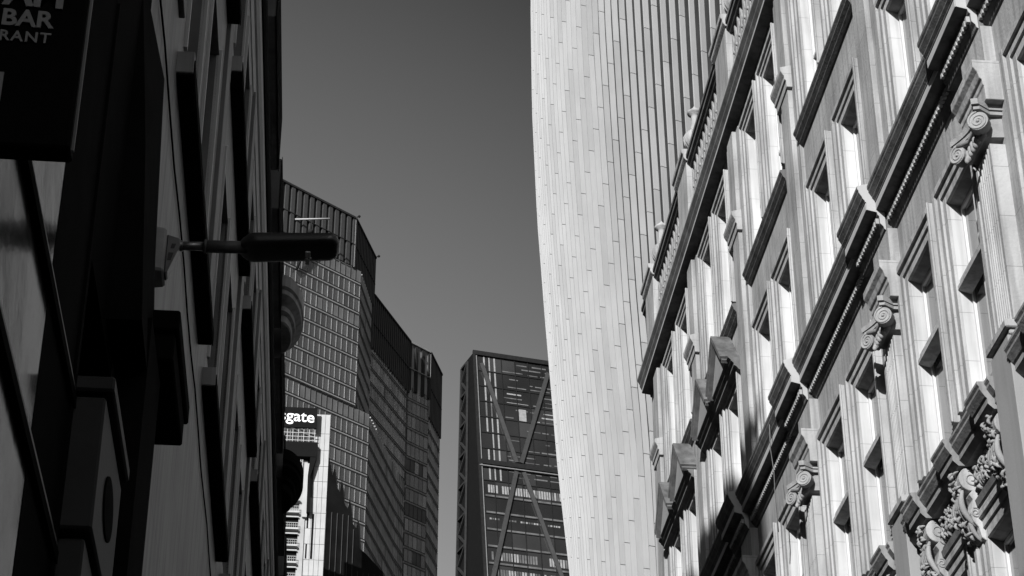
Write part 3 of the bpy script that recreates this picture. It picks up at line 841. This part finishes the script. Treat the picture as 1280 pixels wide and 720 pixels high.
for k in range(6):
    z_ = 169.6 - 3.42*k
    m = MB(); m.box(-8.6-.25*(k>1), -5.5, YP-1.3, YP+.6, z_-.35, z_); m.box(-8.5,-5.5,YP-.9,YP-.7,z_-1.15,z_-.9)
    for j in range(8): m.box(-8.4+j*.4, -8.34+j*.4, YP-1.28, YP-1.22, z_, z_+1.0)
    m.box(-8.5, -5.5, YP-1.28, YP-1.2, z_+.95, z_+1.05); m.box(-8.5, -5.5, YP-1.28, YP-1.2, z_+.45, z_+.52)
    m.build('landing', 'panel', pt)
m = MB(); m.box(-9.1, -8.55, YP-1.3, YP+.6, 150, 169.9); m.build('edge_column', 'panel', pt)
m = MB(); m.box(-8.55, -5.5, YP+.4, YP+.59, 150, 170); m.build('dark_backing', 'black', pt)

# dark mass added for the jagged reflection in the glass behind it
db = empty('dark_glazed_block', (6, 400, 0), 'low dark glazed building with jagged pointed roofline beside the pale panelled tower', 'building')
prof_ = [(-1,150),(-1,196.5),(-.2,195.8),(.5,192.5),(.9,194.5),(1.5,190),(2.2,189.0),(2.5,191.8),(3.2,186.5),(4.0,185.6),(4.3,188.0),(5.0,182.5),(5.9,181.6),(6.2,183.8),(6.8,177.2),(8.2,176.2),(11.6,173.0),(13.5,168),(14.5,150)]
m = MB()
vs = [(x, 400+x*.35, z_) for x, z_ in prof_] + [(x+.5, 404+x*.35, z_) for x, z_ in prof_]; n = len(prof_)
m.add(vs, [tuple(range(n)), tuple(range(2*n-1, n-1, -1))] + [(i, (i+1)%n, (i+1)%n+n, i+n) for i in range(n)])
m.build('wall', 'dbwall', db)
m = MB()
for k in range(12):
    x = -.4+k*1.15; zt_ = [z_ for xx, z_ in prof_ if xx >= x][0]-.5
    m.box(x-.06, x+.06, 399.75+x*.35, 399.95+x*.35, 150, max(151, min(zt_, 172 if x > 6 else 184)))
m.build('mullion', 'louv', db)

# ================================================================== LEFT: dark clad building in shade
ROT = Matrix.Rotation(R(-0.45), 4, 'Z')
WL = -1.15
lb = empty('shaded_office_building', (WL, 0, 0), 'dark shaded building with window hoods and projecting oriels, left side of the street', 'building')
def L(m, name, mt, parent=lb, bevel=0): return m.build(name, mt, parent, bevel, xf=ROT)
HB = 13.3
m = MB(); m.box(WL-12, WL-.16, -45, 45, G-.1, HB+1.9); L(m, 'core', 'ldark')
# cladding: wall face with openings per bay
per = 4.1
bays = [10.75+per*k for k in range(-1, 9)]
floors = [3.95, 7.9, 11.08]
m = MB()
ys0, ys1 = 9.2, 45
def opening_cells():
    cells = []
    for b in bays:
        for wv in ((.35, 1.45), (1.95, 3.05)): cells.append((b+wv[0], b+wv[1]))
    return [c_ for c_ in cells if c_[0] > ys0+.1 and c_[1] < ys1]
cells = opening_cells()
zr = [(4.0, 5.9, 7.4), (7.6, 8.35, 10.4), (10.9, 11.5, 13.0)]
bands = [(G, 7.7, None), (7.7, 10.85, (8.3, 10.3)), (10.85, HB, (11.45, 12.95))]
for z0, z1, op in bands:
    y = ys0
    for a, b in cells + [(ys1, ys1)]:
        m.quad((WL,y,z0),(WL,a,z0),(WL,a,z1),(WL,y,z1)); 
        if op and a != b:
            m.quad((WL,a,z0),(WL,b,z0),(WL,b,op[0]),(WL,a,op[0])); m.quad((WL,a,op[1]),(WL,b,op[1]),(WL,b,z1),(WL,a,z1))
        elif a != b: m.quad((WL,a,z0),(WL,b,z0),(WL,b,z1),(WL,a,z1))
        y = b
m.add([(WL-.17,ys0,G),(WL,ys0,G),(WL,ys0,HB),(WL-.17,ys0,HB)], [(0,1,2,3)])
L(m, 'cladding', 'lstone')
for z0, z1, op in bands[1:]:
    for a, b in cells:
        m = MB(); x1 = WL-.14
        for y in (a, b): m.quad((x1,y,op[0]),(WL,y,op[0]),(WL,y,op[1]),(x1,y,op[1]))
        for z_ in op: m.quad((x1,a,z_),(WL,a,z_),(WL,b,z_),(x1,b,z_))
        o = L(m, 'window', 'lstone2')
        m = MB(); m.quad((x1,a,op[0]),(x1,b,op[0]),(x1,b,op[1]),(x1,a,op[1])); L(m, 'pane', 'lglass', o)
        m = MB(); m.box(WL-.02, WL+.022, a-.05, a, op[0], op[1]+.05); m.box(WL-.02, WL+.022, b, b+.05, op[0], op[1]+.05)
        m.box(WL-.12, WL-.09, a+.5, a+.56, op[0], op[1]); L(m, 'frame', 'ljamb', o)
# long slab hoods under each pair of windows, dark undersides and pale ends
for fi, z_ in enumerate((7.88, 11.04)):
    for k, b in enumerate(bays):
        y0, y1 = (b, b+3.45) if fi == 0 else (b+.15, b+3.6)
        if y0 < 10: continue
        m = MB(); m.box(WL-.02, WL+.105, y0, y1, z_, z_+.16); h = L(m, 'window_hood', ['lstone'], lb, .004)
        m = MB(); m.box(WL-.01, WL+.10, y0+.015, y1-.015, z_-.012, z_-.001); m.box(WL+.106, WL+.112, y0+.01, y1, z_-.01, z_+.1); L(m, 'lead_underside', 'ldark', h)  # dark sheets below and in front, hood shade put into colour
# flat pilaster strips between bays and carved roundels on the plain lower wall
for b in bays:
    if b > 10.4:
        m = MB(); m.box(WL-.01, WL+.035, b-.52, b-.12, 8.2, HB); L(m, 'pilaster_strip', 'lstone2', lb, .004)
m = MB(); m.tube([(WL+.012, 9.3+k*.6, 7.42+.03*math.sin(k*1.7)) for k in range(22)], .007, 5); L(m, 'cable', 'ldark')
# shadowy mass: projecting dark front bay nearest the lamp, with bracket box and panelled pier below
m = MB(); m.prism([(WL-.2,8.0),(WL+.0,8.0),(WL+.0,9.2),(WL-.2,9.2)], 4.9, 14)
m.add([(-1.4,8.8,5.0),(-.985,8.8,5.0),(-1.055,8.8,6.0),(-1.165,8.8,7.1),(-1.4,8.8,7.1),(-1.4,9.9,5.0),(-1.0,9.9,5.0),(-1.07,9.9,6.0),(-1.12,9.9,7.2),(-1.4,9.9,7.2)], [(0,1,2,3,4),(9,8,7,6,5),(0,5,6,1),(1,6,7,2),(2,7,8,3),(3,8,9,4)])
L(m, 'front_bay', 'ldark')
m = MB(); m.box(WL-.2, -.90, 9.8, 10.9, 5.52, 5.64); m.box(WL-.2, -.92, 9.84, 10.85, 5.36, 5.52); bx = L(m, 'canopy_box', 'ldark', lb, .01)
m = MB(); m.box(WL-.2, -.98, 8.0, 8.9, 4.2, 4.27); m.box(WL-.2, -1.01, 8.0, 8.9, 3.57, 4.17); m.box(WL-.2, -1.04, 8.05, 8.8, 2.4, 3.55)
pr = L(m, 'panelled_pier', 'lstone3', lb, .01)
m = MB(); n = 30; vs = [(x, 8.45+.19*math.cos(2*math.pi*k/n), 3.86+.13*math.sin(2*math.pi*k/n)) for x in (-1.012, -1.002) for k in range(n)]; m.add(vs, [tuple(range(n)), tuple(range(n, 2*n))]+[(k, (k+1)%n, (k+1)%n+n, k+n) for k in range(n)]); L(m, 'oval_plaque', 'ldark', pr)  # flat dark disc, shade of an oval recess put into colour
m = MB(); m.box(WL-.2, -.99, 9.3, 10.0, G, 5.3); L(m, 'pier_edge', 'ldark')
# shopfront nearest the camera: tall panes, dark rails
m = MB(); m.quad((WL-.004,2.0,2.0),(WL-.004,7.1,2.0),(WL-.004,7.1,6.2),(WL-.004,2.0,6.2)); sf = L(m, 'shopfront_pane', 'shop')
m = MB()
m.box(WL-.05, WL+.02, 2.0, 8.0, 4.11, 4.16); m.box(WL-.05, WL+.02, 2.0, 8.0, 3.41, 3.46); m.box(WL-.05, WL-.002, 7.1, 8.0, 2.0, 6.2)
for y in (5.7, 7.98): m.box(WL-.05, WL+.012, y-.03, y+.03, 2.0, 6.2)
L(m, 'shopfront_rail', 'ldark', sf)
m = MB(); m.box(WL+.0, WL+.012, 2.0, 8.0, 4.165, 4.20); m.box(WL+.0, WL+.012, 2.0, 8.0, 3.465, 3.50); L(m, 'rail_trim', 'lstone', sf)
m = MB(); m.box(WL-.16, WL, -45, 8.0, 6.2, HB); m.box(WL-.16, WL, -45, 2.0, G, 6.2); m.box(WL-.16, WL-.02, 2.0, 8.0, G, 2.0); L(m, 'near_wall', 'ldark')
# crowning cornice seen edge on
m = MB()
m.prof([(WL-.1,13.25),(WL+.012,13.25),(WL+.012,13.62),(WL+.035,13.62),(WL+.035,13.66),(WL+.06,13.7),(WL+.06,13.95),(WL-.1,13.95)], 8, 45)
m.k = 1
m.prof([(WL-.1,13.96),(WL+.08,13.96),(WL+.10,14.05),(WL+.10,14.3),(WL-.1,14.3)], 8, 45)
L(m, 'cornice', ['lpale', 'ldark'])
m = MB(); m.box(WL-.5, WL-.02, -45, 12, 14.3, 16.4); m.box(WL-.5, WL-.02, 12, 45, 14.3, 17.3); L(m, 'attic_wall', 'ldark')  # unseen upper attic raised to keep sun off the oriel ends
for k in range(8):
    y0 = 15.6 + per*k - (.1 if k == 0 else 0)
    m = MB(); m.box(WL-.1, -1.03, y0, y0+3.2, 15.3, 16.1)
    o = L(m, 'oriel', 'lstone2', lb, .01)
    m = MB(); m.box(-1.029, -1.022, y0-.01, y0+3.2, 15.29, 16.12); L(m, 'edge_trim', 'ldark', o)
# round bays beyond
def bow(yc, zc_, rx, ry, dark):
    m = MB(); n = 24
    def ring(s_, z_): return [(-1.02+rx*s_*math.sin(math.pi*k/n), yc-ry*s_*math.cos(math.pi*k/n), z_) for k in range(n+1)]
    prof2 = [(.45, zc_), (.5, zc_+.02), (.5, zc_+.12), (.62, zc_+.14), (.64, zc_+.2), (.9, zc_+.26), (.92, zc_+.32), (1.0, zc_+.34), (1.0, zc_+.52), (.9, zc_+.55)]
    vs = []; fs = []
    for s_, z_ in prof2: vs += ring(s_, z_)
    for i in range(len(prof2)-1):
        for k in range(n): a = i*(n+1)+k; fs.append((a, a+1, a+n+2, a+n+1))
    fs.append(tuple(range(n+1))); fs.append(tuple(range(len(vs)-n-1, len(vs))))
    m.add(vs, fs); L(m, 'round_bay', 'ldark' if dark else 'lstone')
bow(27.3, 15.3, .31, .95, False); bow(32.3, 15.0, .33, .95, True)
# wall mounted camera-like lamp bracket, arm and street lamp
lp = empty('street_lamp', (-1.02, 10.5, 6.42+EYE), 'dark flat wall-mounted street lamp on a horizontal arm from the left wall', 'street lamp')
YL = 10.5
def LM(m, name, mt, parent=lp, bevel=0):
    m.v = [(x, y, z+.05) for x, y, z in m.v]
    return m.build(name, mt, parent, bevel, xf=ROT)
m = MB(); m.prism([(-1.17,YL-.12),(-1.075,YL-.10),(-1.075,YL+.10),(-1.17,YL+.12)], 6.19, 6.475)
br = LM(m, 'bracket', 'lampg2', lp, .012)
m = MB(); m.prof([(-1.075,6.465),(-1.0,6.44),(-.995,6.40),(-1.06,6.21),(-1.075,6.20)], YL-.045, YL+.045); g_ = LM(m, 'wedge_plate', 'lampg', br, .006)
m = MB(); m.prof([(-1.045,6.40),(-1.02,6.40),(-1.028,6.37),(-1.05,6.37)], YL-.048, YL-.044); LM(m, 'access_slot', 'lamp', br); m = MB(); m.prof([(-1.06,6.34),(-1.03,6.34),(-1.042,6.29),(-1.063,6.29)], YL-.048, YL-.044); LM(m, 'access_slot', 'lamp', br)
m = MB(); m.tube([(-1.05,YL,6.415),(-.86,YL,6.42)], .026, 16); m.tube([(-1.02,YL,6.415),(-.985,YL,6.416)], .033, 16); LM(m, 'arm', 'lampg')
m = MB(); m.tube([(-.862,YL,6.42),(-.62,YL,6.425)], .037, 16); m.tube([(-.865,YL,6.42),(-.85,YL,6.42)], .041, 16); LM(m, 'spigot', 'lampc')
m = MB(); hx0, hx1 = -.665, -.093; vs = []; fs = []; nS = 26; nR = 24
for i in range(nS+1):
    t_ = i/nS; x = hx0+(hx1-hx0)*t_
    e = math.sqrt(max(0, 1-(1-min(1, t_/.16))**2)); f_ = 1 if t_ < .9 else math.sqrt(max(0, 1-((t_-.9)/.1)**2*.8))
    hw_ = .118*max(.3, e)*f_; hu = .046*max(.45, e)*f_*(1.12-.25*t_); zc_ = 6.435+.035*t_
    for k in range(nR):
        a_ = 2*math.pi*k/nR; ca, sa = math.cos(a_), math.sin(a_)
        vs.append((x, YL+.02+hw_*math.copysign(abs(ca)**.5, ca), zc_+hu*math.copysign(abs(sa)**.6, sa)))
for i in range(nS):
    for k in range(nR): a_ = i*nR+k; b_ = i*nR+(k+1)%nR; fs.append((a_, b_, b_+nR, a_+nR))
fs.append(tuple(range(nR-1,-1,-1))); fs.append(tuple(range(len(vs)-nR, len(vs))))
m.add(vs, fs, True); hd = LM(m, 'housing', 'lamp')
m = MB(); m.box(-.285, -.255, YL-.05, YL+.012, 6.380, 6.389); m.box(-.285, -.26, YL+.03, YL+.09, 6.380, 6.389); m.box(-.265,-.25,YL+.01,YL+.03,6.380,6.388); LM(m, 'lens', 'lens', hd, .003)
m = MB()
for k in range(5): m.box(-.55+.07*k, -.535+.07*k, YL-.06, YL+.1, 6.47, 6.486)
LM(m, 'cooling_ribs', 'lamp', hd)

# ================================================================== hanging restaurant sign
YS = 4.2
sg = empty('hanging_sign', (-.9, YS, 2.8+EYE), 'black projecting sign board with grey capital lettering at the top left corner', 'sign')
m = MB(); m.box(-1.15, -.645, YS, YS+.07, 2.84, 3.9); sbd = m.build('board', 'black', sg, .006)
m = MB(); m.box(-.642, -.636, YS+.01, YS+.02, 2.84, 3.9); m.build('edge_strip', 'lstone', sbd)
u = (1, 0, -.03)
text('BAR', .068, (-.722, YS-.004, 3.182), u, (0,0,1), 'signgrey', sbd, align='RIGHT', ext=.002, bold=.002)
text('RESTAURANT', .043, (-.722, YS-.004, 3.135), u, (0,0,1), 'signgrey', sbd, align='RIGHT', ext=.002, bold=.0008, space=1.15)
text('AM', .10, (-.70, YS-.004, 3.245), u, (0,0,1), 'signgrey', sbd, align='RIGHT', ext=.002, bold=.004)
m = MB(); m.box(-.88, -.82, YS-.003, YS, 2.96, 3.045); m.build('logo_block', 'signgrey', sbd)
m = MB(); m.box(WL-.1, -.7, YS+.02, YS+.05, 3.9, 3.94); m.build('hanger', 'steel', sg)

# taller block set back behind the left frontage (shades the far lower part of the stone building)
tb = empty('setback_block', (-14, 20, 0), 'plain tall brick block set back behind the shaded left frontage', 'building')
m = MB(); m.box(-20, -8.2, 1.0, 60, G-.1, 31.8); m.build('wall', 'lstone2', tb)
m = MB(); m.box(-20.1, -8.1, .9, 60.1, 31.8, 32.0); m.build('coping', 'lstone', tb)
# unseen neighbour added on the near right to cut fill light
nb = empty('neighbour_building', (7.2, -20, 0), 'dark brick neighbour standing before the stone building on the right', 'building')
m = MB(); m.box(7.15, 20, -45, 7.9, G-.1, 20); m.build('wall', 'lstone2', nb)
m = MB(); m.box(7.0, 20.1, -45.1, 7.92, 20, 20.4); m.build('cornice', 'lstone', nb)
